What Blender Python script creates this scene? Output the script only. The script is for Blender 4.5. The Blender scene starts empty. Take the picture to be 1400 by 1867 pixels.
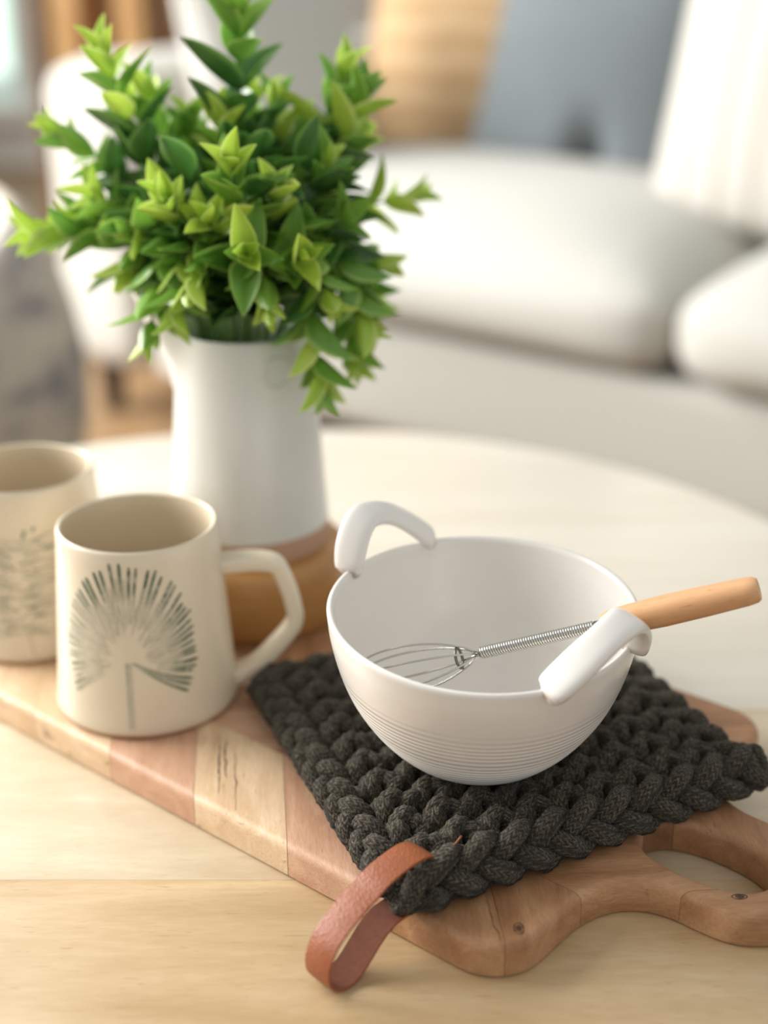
import bpy, bmesh, math, random
from mathutils import Vector, Matrix, noise
random.seed(7)
R = math.radians
SC = bpy.context.scene
COL = SC.collection
PI = math.pi

# ------------------------------------------------------------------ camera
T = 0.42                      # height of the coffee-table top
CAM_Z = T + 0.44
cam_d = bpy.data.cameras.new('camera'); cam = bpy.data.objects.new('camera', cam_d); COL.objects.link(cam)
cam.location = (0, 0, CAM_Z); cam.rotation_euler = (R(90 - 22.4), 0, 0)
cam_d.sensor_fit = 'VERTICAL'; cam_d.sensor_height = 36; cam_d.sensor_width = 27; cam_d.lens = 50
cam_d.clip_start = 0.02
cam_d.dof.use_dof = True; cam_d.dof.focus_distance = 0.69; cam_d.dof.aperture_fstop = 2.6; cam_d.dof.aperture_blades = 0
SC.camera = cam

# ------------------------------------------------------------------ world, lights, exposure
SC.view_settings.view_transform = 'Standard'; SC.view_settings.look = 'None'
SC.view_settings.gamma = 1; SC.view_settings.use_curve_mapping = False
SC.view_settings.exposure = 0.25
w = bpy.data.worlds.new('daylight'); SC.world = w; w.use_nodes = True
bg = w.node_tree.nodes['Background']; bg.inputs[0].default_value = (0.985, 1.0, 0.985, 1); bg.inputs[1].default_value = 0.56

def area(name, loc, target, sx, sy, power, col):
    d = bpy.data.lights.new(name, 'AREA'); d.shape = 'RECTANGLE'; d.size = sx; d.size_y = sy; d.energy = power; d.color = col
    o = bpy.data.objects.new(name, d); COL.objects.link(o); o.location = loc
    o.rotation_euler = (Vector(target) - Vector(loc)).to_track_quat('-Z', 'Y').to_euler()
    return o
area('window_daylight', (-2.10, 1.85, 1.55), (-0.4, 1.20, 0.55), 2.2, 1.7, 165, (1.0, 0.995, 0.975))
area('far_window_daylight', (-1.66, 5.52, 1.25), (-0.6, 2.4, 0.5), 0.56, 1.9, 3.6, (0.84, 1.0, 0.90))

# ------------------------------------------------------------------ helpers
def link(o, parent=None):
    COL.objects.link(o)
    if parent: o.parent = parent
    return o
def thing(name, label, cat, loc=(0, 0, 0), rotz=0, group=None, kind=None):
    o = bpy.data.objects.new(name, None); COL.objects.link(o); o.empty_display_size = .02
    o.location = loc; o.rotation_euler = (0, 0, rotz); o['label'] = label
    if cat: o['category'] = cat
    if group: o['group'] = group
    if kind: o['kind'] = kind
    return o
def mesh_obj(name, verts, faces, mat, parent=None, smooth=None, uvs=None, attr=None, edges=[]):
    me = bpy.data.meshes.new(name); me.from_pydata(verts, edges, faces); me.validate(); me.update()
    if uvs is not None:
        l = me.uv_layers.new(name='UVMap')
        for i, lp in enumerate(me.loops): l.data[i].uv = uvs[lp.vertex_index]
    if attr is not None:
        a = me.attributes.new('k', 'FLOAT', 'POINT')
        for i, v in enumerate(attr): a.data[i].value = v
    return finish(name, me, mat, parent, smooth)
def finish(name, me, mat, parent, smooth):
    me.materials.append(mat)
    if smooth is not None:
        me.polygons.foreach_set('use_smooth', [True] * len(me.polygons))
        if smooth < 180: me.set_sharp_from_angle(angle=R(smooth))
    return link(bpy.data.objects.new(name, me), parent)
def bm_obj(name, bm, mat, parent=None, smooth=None):
    bmesh.ops.recalc_face_normals(bm, faces=bm.faces)
    me = bpy.data.meshes.new(name); bm.to_mesh(me); bm.free()
    return finish(name, me, mat, parent, smooth)
def lathe(profile, n=64, wob=None):
    """closed or open profile [(r,z)] -> verts, faces"""
    V, F = [], []
    m = len(profile)
    for i in range(n):
        a = 2 * PI * i / n
        for (r, z) in profile:
            if wob: r, z = wob(r, z, a)
            V.append((r * math.cos(a), r * math.sin(a), z))
    for i in range(n):
        j = (i + 1) % n
        for k in range(m - 1):
            F.append((i * m + k, j * m + k, j * m + k + 1, i * m + k + 1))
    # caps at the axis
    if profile[0][0] < .002: F.append(tuple(i * m for i in range(n)))
    if profile[-1][0] < .002: F.append(tuple(i * m + m - 1 for i in reversed(range(n))))
    return V, F
def smooth_path(pts, n):
    """Catmull-Rom through pts, n samples per span"""
    P = [Vector(p) for p in pts]; P = [P[0] * 2 - P[1]] + P + [P[-1] * 2 - P[-2]]
    out = []
    for i in range(1, len(P) - 2):
        for k in range(n):
            t = k / n
            a, b, c, d = P[i - 1], P[i], P[i + 1], P[i + 2]
            out.append(0.5 * ((2 * b) + (c - a) * t + (2 * a - 5 * b + 4 * c - d) * t * t + (3 * b - a - 3 * c + d) * t ** 3))
    out.append(P[-2].copy())
    return out
def sweep(path, section, up=None, closed=False, scale=None, caps=True, uvrep=None):
    """section: list of (a,b) in frame (side, up'); returns V,F,UV"""
    path = [Vector(p) for p in path]; n = len(path); m = len(section)
    V, F, UV = [], [], []
    prev = None; L = 0
    for i, p in enumerate(path):
        if closed: t = path[(i + 1) % n] - path[i - 1]
        else: t = path[min(i + 1, n - 1)] - path[max(i - 1, 0)]
        if t.length < 1e-9: t = Vector((0, 0, 1))
        t.normalize()
        if up is not None:
            u = Vector(up[i]) if isinstance(up, list) else Vector(up)
            s = t.cross(u).normalized(); nrm = s.cross(t).normalized()
        else:
            if prev is None:
                ref = Vector((0, 0, 1)) if abs(t.z) < .9 else Vector((1, 0, 0))
                s = t.cross(ref).normalized()
            else:
                s = (prev - t * prev.dot(t)).normalized()
            nrm = s.cross(t).normalized(); prev = s
        if i: L += (p - path[i - 1]).length
        k = scale[i] if scale else 1
        kx, ky = k if isinstance(k, tuple) else (k, k)
        for j, (a, b) in enumerate(section):
            V.append(tuple(p + s * a * kx + nrm * b * ky)); UV.append((L, j / m))
    rng = n if closed else n - 1
    for i in range(rng):
        i2 = (i + 1) % n
        for j in range(m):
            F.append((i * m + j, i * m + (j + 1) % m, i2 * m + (j + 1) % m, i2 * m + j))
    if not closed and caps:
        F.append(tuple(reversed(range(m)))); F.append(tuple((n - 1) * m + j for j in range(m)))
    return V, F, UV
def circ(r, n=12, r2=None):
    r2 = r2 or r
    return [(r * math.cos(2 * PI * j / n), r2 * math.sin(2 * PI * j / n)) for j in range(n)]
def rrect(wd, ht, r, n=4):
    """rounded rectangle section"""
    out = []
    for cx, cy, a0 in ((wd / 2 - r, ht / 2 - r, 0), (-wd / 2 + r, ht / 2 - r, 90), (-wd / 2 + r, -ht / 2 + r, 180), (wd / 2 - r, -ht / 2 + r, 270)):
        for k in range(n + 1):
            a = R(a0 + 90 * k / n); out.append((cx + r * math.cos(a), cy + r * math.sin(a)))
    return out
def rbox_bm(sx, sy, sz, r, cuts=8, fn=None):
    """rounded box centred in x,y, from z=0 to sz; fn deforms"""
    bm = bmesh.new(); bmesh.ops.create_cube(bm, size=2)
    bmesh.ops.subdivide_edges(bm, edges=bm.edges[:], cuts=cuts, use_grid_fill=True)
    for v in bm.verts:
        # concentrate samples at the edges
        c = [math.copysign(abs(x) ** .75, x) for x in v.co]
        p = Vector((c[0] * sx / 2, c[1] * sy / 2, c[2] * sz / 2))
        q = Vector((max(-sx / 2 + r, min(sx / 2 - r, p.x)), max(-sy / 2 + r, min(sy / 2 - r, p.y)), max(-sz / 2 + r, min(sz / 2 - r, p.z))))
        d = p - q
        if d.length > 1e-9: p = q + d.normalized() * r
        p.z += sz / 2
        v.co = fn(p) if fn else p
    return bm
def box_bm(x0, x1, y0, y1, z0, z1, bev=0):
    bm = bmesh.new(); bmesh.ops.create_cube(bm, size=1)
    for v in bm.verts:
        v.co = ((x0 + x1) / 2 + v.co.x * (x1 - x0), (y0 + y1) / 2 + v.co.y * (y1 - y0), (z0 + z1) / 2 + v.co.z * (z1 - z0))
    if bev: bmesh.ops.bevel(bm, geom=bm.edges[:], offset=bev, segments=2, affect='EDGES')
    return bm

# ------------------------------------------------------------------ materials
def srgb(r, g, b):
    f = lambda c: ((c / 255) / 12.92 if c / 255 <= .04045 else ((c / 255 + .055) / 1.055) ** 2.4)
    return (f(r), f(g), f(b), 1)
class NT:
    def __init__(s, name):
        s.m = bpy.data.materials.new(name); s.m.use_nodes = True; s.t = s.m.node_tree; s.n = s.t.nodes
        s.b = s.n['Principled BSDF']; s.out = s.n['Material Output']
    def add(s, typ, **kw):
        nd = s.n.new(typ)
        for k, v in kw.items():
            if k.startswith('i_'):
                key = k[2:]; key = int(key) if key.isdigit() else key.replace('_', ' ')
                nd.inputs[key].default_value = v
            else: setattr(nd, k, v)
        return nd
    def l(s, a, b): s.t.links.new(a, b)
    def math(s, op, a, b=None, c=None):
        nd = s.add('ShaderNodeMath', operation=op)
        for i, v in enumerate((a, b, c)):
            if v is None: continue
            if isinstance(v, (int, float)): nd.inputs[i].default_value = v
            else: s.l(v, nd.inputs[i])
        return nd.outputs[0]
    def ramp(s, fac, stops, interp='LINEAR'):
        nd = s.add('ShaderNodeValToRGB'); cr = nd.color_ramp; cr.interpolation = interp
        while len(cr.elements) < len(stops): cr.elements.new(.5)
        for e, (p, c) in zip(cr.elements, stops): e.position = p; e.color = c
        s.l(fac, nd.inputs[0]); return nd.outputs[0]
    def mix(s, fac, a, b, blend='MIX'):
        nd = s.add('ShaderNodeMix', data_type='RGBA', blend_type=blend)
        for i, v in ((0, fac), (6, a), (7, b)):
            if isinstance(v, (int, float)): nd.inputs[i].default_value = v
            elif isinstance(v, tuple): nd.inputs[i].default_value = v
            else: s.l(v, nd.inputs[i])
        return nd.outputs[2]
    def bump(s, h, strength, dist):
        nd = s.add('ShaderNodeBump', i_Strength=strength, i_Distance=dist); s.l(h, nd.inputs['Height']); s.l(nd.outputs[0], s.b.inputs['Normal']); return nd
    def coord(s, scale=(1, 1, 1), rot=(0, 0, 0), rnd=0):
        tc = s.add('ShaderNodeTexCoord'); mp = s.add('ShaderNodeMapping')
        mp.inputs['Scale'].default_value = scale; mp.inputs['Rotation'].default_value = rot
        if rnd:
            oi = s.add('ShaderNodeObjectInfo'); cm = s.add('ShaderNodeVectorMath', operation='ADD'); sc = s.math('MULTIPLY', oi.outputs['Random'], rnd)
            s.l(tc.outputs['Object'], mp.inputs[0]); s.l(mp.outputs[0], cm.inputs[0]); s.l(sc, cm.inputs[1]); return cm.outputs[0]
        s.l(tc.outputs['Object'], mp.inputs[0]); return mp.outputs[0]
    def noise(s, vec, scale, detail=4, rough=.55, dist=0):
        nd = s.add('ShaderNodeTexNoise', i_Scale=scale, i_Detail=detail, i_Roughness=rough, i_Distortion=dist); s.l(vec, nd.inputs[0]); return nd.outputs[0]

def plain(name, col, rough=.5, spec=.5, metal=0, bump=0, bscale=200, coat=0, sheen=0, var=0, vscale=6):
    m = NT(name); b = m.b
    b.inputs['Base Color'].default_value = col; b.inputs['Roughness'].default_value = rough; b.inputs['Metallic'].default_value = metal
    b.inputs['Specular IOR Level'].default_value = spec; b.inputs['Coat Weight'].default_value = coat; b.inputs['Coat Roughness'].default_value = .08
    b.inputs['Sheen Weight'].default_value = sheen
    if bump or var:
        vec = m.coord()
        if bump: m.bump(m.noise(vec, bscale, 3), bump, .001)
        if var:
            n = m.noise(vec, vscale, 3)
            c2 = tuple(min(1, c * (1 - var)) for c in col[:3]) + (1,)
            m.l(m.mix(m.ramp(n, [(.35, (0, 0, 0, 1)), (.65, (1, 1, 1, 1))]), col, c2), b.inputs['Base Color'])
    return m.m
def wood(name, light, dark, ang=0, stretch=14, scale=9, rough=.5, fine=.5, streak=None, rnd=7, bump=.15, blot=0, pores=None, coat=0):
    """grain runs along the direction at angle ang (object space)"""
    m = NT(name)
    v0 = m.coord(rot=(0, 0, -ang), rnd=rnd)
    mp = m.add('ShaderNodeMapping'); mp.inputs['Scale'].default_value = (1, stretch, stretch); m.l(v0, mp.inputs[0]); v = mp.outputs[0]
    n1 = m.noise(v, scale * .5, 3, .5, .8); n2 = m.noise(v, scale * 6, 4, .6, .3)
    f = m.math('ADD', m.math('MULTIPLY', n1, 1 - fine * .5), m.math('MULTIPLY', n2, fine * .5))
    c = m.ramp(f, [(.34, dark), (.52, tuple((a + b) / 2 for a, b in zip(light, dark))), (.66, light)])
    if blot:
        nb = m.noise(v0, 9, 3)
        c = m.mix(m.math('MULTIPLY', m.ramp(nb, [(.4, (0, 0, 0, 1)), (.7, (1, 1, 1, 1))]), blot), c, dark)
    if pores:
        mp2 = m.add('ShaderNodeMapping'); mp2.inputs['Scale'].default_value = (1, 9, 9); m.l(v0, mp2.inputs[0])
        npz = m.noise(mp2.outputs[0], 90, 2, .5)
        c = m.mix(m.math('MULTIPLY', m.ramp(npz, [(.66, (0, 0, 0, 1)), (.74, (1, 1, 1, 1))]), .55), c, pores)
    if streak:
        mp3 = m.add('ShaderNodeMapping'); mp3.inputs['Scale'].default_value = (.18, 3.2, 3.2); m.l(v0, mp3.inputs[0])
        n3 = m.noise(mp3.outputs[0], scale * 1.6, 4, .6, .5)
        c = m.mix(m.ramp(n3, [(.60, (0, 0, 0, 1)), (.72, (.8, .8, .8, 1))]), c, streak)
    m.l(c, m.b.inputs['Base Color'])
    m.b.inputs['Roughness'].default_value = rough
    m.bump(n2, bump, .0006)
    m.b.inputs['Coat Weight'].default_value = coat; m.b.inputs['Coat Roughness'].default_value = .32
    return m.m

M = {}
M['table_a'] = wood('blond_wood_warm', srgb(204, 178, 140), srgb(176, 146, 104), 0, 6, 11, .38, .6, bump=.10, blot=.25, pores=srgb(160, 124, 82), coat=.35)
M['table_b'] = wood('blond_wood_pale', srgb(210, 194, 166), srgb(188, 166, 134), 0, 6, 11, .38, .6, bump=.10, blot=.2, pores=srgb(176, 144, 104), coat=.35)
M['table_c'] = wood('blond_wood_far_sheen', srgb(216, 209, 196), srgb(202, 192, 174), 0, 7, 5, .34, .4, bump=.10, blot=.2, pores=srgb(184, 160, 128), coat=.4)  # far planks: whitish grazing sheen painted into the wood colour
AX = math.atan2(-.639, .769)
def acacia(name, l, d, a, streak=None): return wood(name, l, d, a, 6, 24, .52, .8, streak=streak, bump=.22, blot=.30, pores=tuple(x * .55 for x in d[:3]) + (1,))
GA, GB = R(-45), R(45)      # plank grain, in the board's own frame
for tag_, ang in (('a', GA), ('b', GB)):
    M['cream_' + tag_] = acacia('acacia_cream_' + tag_, srgb(228, 202, 168), srgb(200, 164, 126), ang, srgb(120, 92, 70) if tag_ == 'a' else None)
    M['pink_' + tag_] = acacia('acacia_pink_' + tag_, srgb(214, 174, 144), srgb(182, 136, 106), ang)
    M['tan_' + tag_] = acacia('acacia_tan_' + tag_, srgb(194, 150, 110), srgb(150, 104, 68), ang)
    M['brown_' + tag_] = acacia('acacia_brown_' + tag_, srgb(176, 130, 92), srgb(130, 90, 58), ang)
M['honey'] = wood('honey_wood', srgb(204, 156, 96), srgb(172, 120, 64), .3, 5, 10, .38, .4, bump=.08)
M['beech'] = wood('beech_wood', srgb(224, 174, 128), srgb(202, 146, 98), 0, 9, 14, .45, .5, rnd=0, bump=.06, pores=srgb(168, 106, 58))
M['clay'] = plain('bare_clay', srgb(196, 160, 132), .8, .2, bump=.15, bscale=400)
M['pine'] = wood('pale_honey_wood', srgb(222, 182, 126), srgb(200, 152, 96), PI / 2, 4, 3, .5, .3)
M['walnut'] = wood('brown_wood', srgb(178, 142, 108), srgb(146, 108, 74), PI / 2, 4, 3, .5, .3)
M['floor'] = wood('oak_floor', srgb(164, 134, 100), srgb(136, 106, 74), 0, 6, 3, .4, .4)
M['dark_leg'] = plain('dark_wood_leg', srgb(62, 46, 36), .5)
M['linen'] = plain('oatmeal_linen', srgb(184, 182, 174), .95, .15, bump=.25, bscale=900, sheen=.2)
M['linen_white'] = plain('white_linen', srgb(196, 194, 187), .95, .15, bump=.25, bscale=900, sheen=.2)
M['slate'] = plain('slate_blue_cotton', srgb(124, 131, 134), .95, .15, bump=.35, bscale=600, sheen=.35, var=.12)
M['wall'] = plain('white_paint', srgb(236, 234, 228), .9, .2)
M['trim'] = plain('white_gloss_paint', srgb(240, 240, 236), .5)
M['steel'] = plain('steel_wire', srgb(196, 194, 188), .22, .5, 1)
M['steel_dark'] = plain('steel_ring', srgb(120, 116, 108), .35, .5, 1)
M['soil'] = plain('dark_green_plastic', srgb(38, 52, 30), .7)

def glaze(name, col, rough, coat, speck=0, rings=False, var=.06, edge=None):
    m = NT(name); b = m.b; v = m.coord()
    n = m.noise(v, 14, 3)
    c = m.mix(m.ramp(n, [(.35, (0, 0, 0, 1)), (.7, (1, 1, 1, 1))]), col, tuple(x * (1 - var) for x in col[:3]) + (1,))
    if edge:
        at = m.add('ShaderNodeAttribute', attribute_name='k')
        n2 = m.noise(v, 160, 3)
        f = m.math('MULTIPLY', at.outputs['Fac'], m.ramp(n2, [(.40, (0, 0, 0, 1)), (.60, (1, 1, 1, 1))]))
        c = m.mix(f, c, edge)
    m.l(c, b.inputs['Base Color'])
    b.inputs['Roughness'].default_value = rough; b.inputs['Coat Weight'].default_value = coat; b.inputs['Coat Roughness'].default_value = .12
    b.inputs['Specular IOR Level'].default_value = .45
    m.bump(m.noise(v, 60, 2), .12, .001)
    return m.m
M['cream_glaze'] = glaze('cream_glaze', srgb(222, 208, 184), .38, .25)
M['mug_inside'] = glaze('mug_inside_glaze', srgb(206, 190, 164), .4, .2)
M['white_glaze'] = glaze('white_glaze', srgb(230, 225, 218), .26, .45, edge=srgb(150, 126, 116))
M['pitcher_glaze'] = glaze('pitcher_glaze', srgb(228, 226, 218), .3, .4)
M['pitcher_rim'] = plain('bare_rim', srgb(176, 154, 132), .7)

def print_mat():
    m = NT('green_leaf_print'); v = m.coord()
    at = m.add('ShaderNodeAttribute', attribute_name='k')
    n = m.noise(v, 420, 3, .6); n2 = m.noise(v, 90, 2)
    f = m.math('MULTIPLY', at.outputs['Fac'], m.ramp(m.math('ADD', m.math('MULTIPLY', n, .6), m.math('MULTIPLY', n2, .4)), [(.36, (.35, .35, .35, 1)), (.50, (1, 1, 1, 1))]))
    m.l(m.mix(f, srgb(214, 203, 180), srgb(30, 76, 50)), m.b.inputs['Base Color'])
    m.b.inputs['Roughness'].default_value = .4; m.b.inputs['Coat Weight'].default_value = .2
    return m.m
M['print'] = print_mat()

def rope_mat():
    m = NT('charcoal_cotton_rope')
    uv = m.add('ShaderNodeUVMap'); sp = m.add('ShaderNodeSeparateXYZ'); m.l(uv.outputs[0], sp.inputs[0])
    u, vv = sp.outputs[0], sp.outputs[1]
    # fine knitted V rows running around the cord
    lane = m.math('MULTIPLY', vv, 9.0)
    fr = m.math('FRACT', lane); tri = m.math('ABSOLUTE', m.math('SUBTRACT', fr, .5))
    ph = m.math('ADD', m.math('MULTIPLY', u, 1 / .0026), m.math('MULTIPLY', tri, 1.5))
    ph = m.math('ADD', ph, m.math('MULTIPLY', m.math('FLOOR', lane), .37))
    st = m.math('SINE', m.math('MULTIPLY', ph, 2 * PI))
    groove = m.math('POWER', m.math('MULTIPLY', tri, 2), 4)
    tc = m.coord()
    n = m.noise(tc, 900, 4, .7); n2 = m.noise(tc, 160, 3)
    h = m.math('ADD', m.math('ADD', m.math('MULTIPLY', st, .30), m.math('MULTIPLY', groove, -.35)), m.math('MULTIPLY', n, 1.2))
    c = m.ramp(m.math('ADD', m.math('MULTIPLY', n, .7), m.math('MULTIPLY', st, .07)), [(.26, srgb(38, 34, 27)), (.42, srgb(90, 83, 70)), (.58, srgb(146, 137, 118))])
    c = m.mix(m.math('MULTIPLY', n2, .35), c, srgb(50, 45, 37))
    m.l(c, m.b.inputs['Base Color']); m.b.inputs['Roughness'].default_value = .95; m.b.inputs['Specular IOR Level'].default_value = .1
    m.b.inputs['Sheen Weight'].default_value = .08; m.b.inputs['Sheen Roughness'].default_value = .6
    m.bump(h, .9, .0009)
    return m.m
M['rope'] = rope_mat()
def leather_mat(name, col, dark, weave):
    m = NT(name); v = m.coord()
    if weave:
        uv = m.add('ShaderNodeUVMap'); sp = m.add('ShaderNodeSeparateXYZ'); m.l(uv.outputs[0], sp.inputs[0])
        a = m.math('SINE', m.math('MULTIPLY', m.math('ADD', sp.outputs[0], m.math('MULTIPLY', sp.outputs[1], .6)), 2 * PI / .0011))
        b = m.math('SINE', m.math('MULTIPLY', m.math('SUBTRACT', m.math('MULTIPLY', sp.outputs[0], .6), sp.outputs[1]), 2 * PI / .0011))
        h = m.math('MULTIPLY', a, b); n = m.noise(v, 300, 3)
        c = m.mix(n, col, dark); rough, st = .6, .7; m.b.inputs['Specular IOR Level'].default_value = .22
    else:
        vo = m.add('ShaderNodeTexVoronoi', i_Scale=900.0); m.l(v, vo.inputs[0]); h = vo.outputs[0]
        n = m.noise(v, 120, 3); c = m.mix(n, col, dark); rough, st = .42, .55; m.b.inputs['Specular IOR Level'].default_value = .38
    m.l(c, m.b.inputs['Base Color']); m.b.inputs['Roughness'].default_value = rough
    m.bump(h, st, .0004)
    return m.m
M['leather'] = leather_mat('tan_leather', srgb(154, 88, 54), srgb(130, 70, 40), False)
M['leather_back'] = leather_mat('leather_backing_weave', srgb(122, 68, 42), srgb(88, 46, 28), True)

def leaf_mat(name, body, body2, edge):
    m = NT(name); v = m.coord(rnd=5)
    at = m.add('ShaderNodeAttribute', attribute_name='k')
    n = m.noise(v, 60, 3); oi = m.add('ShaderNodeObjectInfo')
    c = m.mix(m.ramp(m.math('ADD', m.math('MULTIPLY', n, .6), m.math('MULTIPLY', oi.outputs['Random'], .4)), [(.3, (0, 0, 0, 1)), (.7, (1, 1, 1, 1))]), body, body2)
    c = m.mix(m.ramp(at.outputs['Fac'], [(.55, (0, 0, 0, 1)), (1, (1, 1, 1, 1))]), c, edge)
    m.l(c, m.b.inputs['Base Color']); m.b.inputs['Roughness'].default_value = .30; m.b.inputs['Specular IOR Level'].default_value = .6
    tr = m.add('ShaderNodeBsdfTranslucent'); m.l(c, tr.inputs[0])
    mx = m.add('ShaderNodeMixShader', i_0=.28); m.l(m.b.outputs[0], mx.inputs[1]); m.l(tr.outputs[0], mx.inputs[2]); m.l(mx.outputs[0], m.out.inputs[0])
    m.bump(n, .1, .001)
    return m.m
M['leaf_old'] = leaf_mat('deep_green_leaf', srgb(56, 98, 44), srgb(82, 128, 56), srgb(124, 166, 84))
M['leaf_mid'] = leaf_mat('mid_green_leaf', srgb(104, 152, 58), srgb(134, 178, 68), srgb(178, 208, 108))
M['leaf_young'] = leaf_mat('lime_leaf', srgb(162, 196, 70), srgb(190, 214, 84), srgb(222, 234, 142))
M['stem'] = plain('green_stem', srgb(96, 128, 62), .5)

def band_mat(name, c1, c2, axis, freq, width, blur, nz=0):
    m = NT(name); v = m.coord(); sp = m.add('ShaderNodeSeparateXYZ'); m.l(v, sp.inputs[0])
    x = sp.outputs[axis]
    n = m.noise(v, 12, 3)
    x2 = m.math('ADD', m.math('MULTIPLY', x, freq), m.math('MULTIPLY', n, nz))
    f = m.math('ABSOLUTE', m.math('SUBTRACT', m.math('FRACT', x2), .5))
    m.l(m.ramp(f, [(max(0, width - blur), c2), (min(1, width + blur), c1)]), m.b.inputs['Base Color'])
    m.b.inputs['Roughness'].default_value = .95; m.b.inputs['Specular IOR Level'].default_value = .15
    m.bump(m.noise(v, 500, 3), .3, .002)
    return m.m
M['stripe'] = band_mat('cream_striped_cotton', srgb(198, 195, 187), srgb(176, 163, 150), 0, 17, .10, .05)
M['rattan'] = band_mat('tan_woven_fibre', srgb(196, 168, 132), srgb(172, 140, 102), 1, 15, .25, .25, .8)
def patch_mat():
    m = NT('patterned_chair_cloth'); v = m.coord(); mp = m.add('ShaderNodeMapping'); mp.inputs['Scale'].default_value = (3.2, 3.2, 6); m.l(v, mp.inputs[0])
    n = m.noise(mp.outputs[0], 2.2, 4, .6)
    m.l(m.ramp(n, [(.34, srgb(104, 106, 114)), (.42, srgb(150, 146, 142)), (.48, srgb(178, 170, 158)), (.66, srgb(196, 188, 174))]), m.b.inputs['Base Color'])
    m.b.inputs['Roughness'].default_value = .95
    m.bump(m.noise(v, 300, 3), .5, .004)
    return m.m
M['patch'] = patch_mat()
def glass_mat():
    m = NT('pale_green_glass'); m.b.inputs['Base Color'].default_value = srgb(232, 248, 238); m.b.inputs['Roughness'].default_value = .25
    m.b.inputs['Transmission Weight'].default_value = 1; m.b.inputs['IOR'].default_value = 1.1
    return m.m
M['glass'] = glass_mat()

# ------------------------------------------------------------------ room
WY = 5.6; WX = -2.3
fl = thing('floor', 'warm brown wooden floor of the room', None, (0, 0, 0), kind='structure')
rows = []
y = -1.2; k = 0
while y < WY - .02:
    y2 = min(y + .18, WY)
    xs = [WX] + [WX + .7 + ((k * .83) % 1.4) + 1.6 * i for i in range(5)] + [3.4]
    xs = sorted(x for x in xs if WX <= x <= 3.4)
    for a, b in zip(xs[:-1], xs[1:]):
        if b - a > .01: bm_obj('floor_plank', box_bm(a + .0008, b - .0008, y + .0008, y2 - .0008, -.02, 0, .001), M['floor'], fl)
    y = y2; k += 1
# back wall with an opening for the tall window at its left end
wx0, wx1, wz0, wz1 = -2.0, -1.33, .20, 2.25
wb = bmesh.new()
for (a, b, c, d) in ((WX - .12, wx0, 0, 2.6), (wx1, 3.4, 0, 2.6), (wx0, wx1, 0, wz0), (wx0, wx1, wz1, 2.6)):
    t = box_bm(a, b, WY, WY + .12, c, d); me = bpy.data.meshes.new('t'); t.to_mesh(me); t.free(); wb.from_mesh(me); bpy.data.meshes.remove(me)
o = bm_obj('wall_back', wb, M['wall']); o['kind'] = 'structure'; o['label'] = 'white painted wall far behind the sofa'
o = thing('window_1', 'tall pale green glazed window at the far left behind the sofa', None, (0, WY, 0), kind='structure')
fw = .05
bm_obj('window_frame', box_bm(wx0, wx0 + fw, -.03, .09, wz0, wz1, .004), M['trim'], o)
bm_obj('window_frame', box_bm(wx1 - fw, wx1, -.03, .09, wz0, wz1, .004), M['trim'], o)
bm_obj('window_frame', box_bm(wx0 + fw, wx1 - fw, -.03, .09, wz1 - fw, wz1, .004), M['trim'], o)
bm_obj('window_sill', box_bm(wx0 - .05, wx1 + .05, -.10, .09, wz0 - .03, wz0 + .035, .006), M['trim'], o)
bm_obj('window_pane', box_bm(wx0 + fw, wx1 - fw, .03, .036, wz0 + .035, wz1 - fw), M['glass'], o)
bb = bm_obj('baseboard_back', box_bm(WX, 3.4, WY - .018, WY, 0, .12, .004), M['trim']); bb['kind'] = 'structure'; bb['label'] = 'white baseboard along the far wall'
# left wall with the big window opening the daylight comes through (out of frame)
lw = bmesh.new()
for (a, b, c, d) in ((-1.2, .6, 0, 2.6), (2.9, WY, 0, 2.6), (.6, 2.9, 0, .62), (.6, 2.9, 2.45, 2.6)):
    t = box_bm(WX - .12, WX, a, b, c, d); me = bpy.data.meshes.new('t'); t.to_mesh(me); t.free(); lw.from_mesh(me); bpy.data.meshes.remove(me)
o = bm_obj('wall_left', lw, M['wall']); o['kind'] = 'structure'; o['label'] = 'white painted side wall with a wide window opening'

# brown wooden unit with pale uprights behind the sofa arm
u = thing('wooden_shelf_unit', 'brown wooden unit with pale honey uprights behind the sofa arm', 'shelf unit', (-.80, 4.3, 0))
bm_obj('back_panel', box_bm(-.185, .30, .12, .14, .02, 1.9, .002), M['walnut'], u)
for xa, xb in ((-.140, -.066), (.044, .116)): bm_obj('upright', box_bm(xa, xb, -.06, .119, 0, 1.9, .006), M['pine'], u)
for xa, xb in ((-.200, -.186), (.150, .166), (.285, .30)): bm_obj('side_board', box_bm(xa, xb, -.02, .119, 0, 1.9, .004), M['walnut'], u)
bm_obj('shelf', box_bm(-.065, .043, -.02, .119, .40, .43), M['walnut'], u)
bm_obj('top_board', box_bm(-.21, .31, -.07, .145, 1.901, 1.93, .004), M['pine'], u)

# ------------------------------------------------------------------ sofa
SA = Vector((-.615, 2.594, 0)); SANG = math.atan2(-.576, .817) - R(2.6)
sofa = thing('sofa', 'oatmeal linen sofa with loose seat cushions behind the round table', 'sofa', SA, SANG)
def arm_fn(cx, y0):
    return lambda p: Vector((p.x + cx, p.y + y0, p.z + .10))
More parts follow.
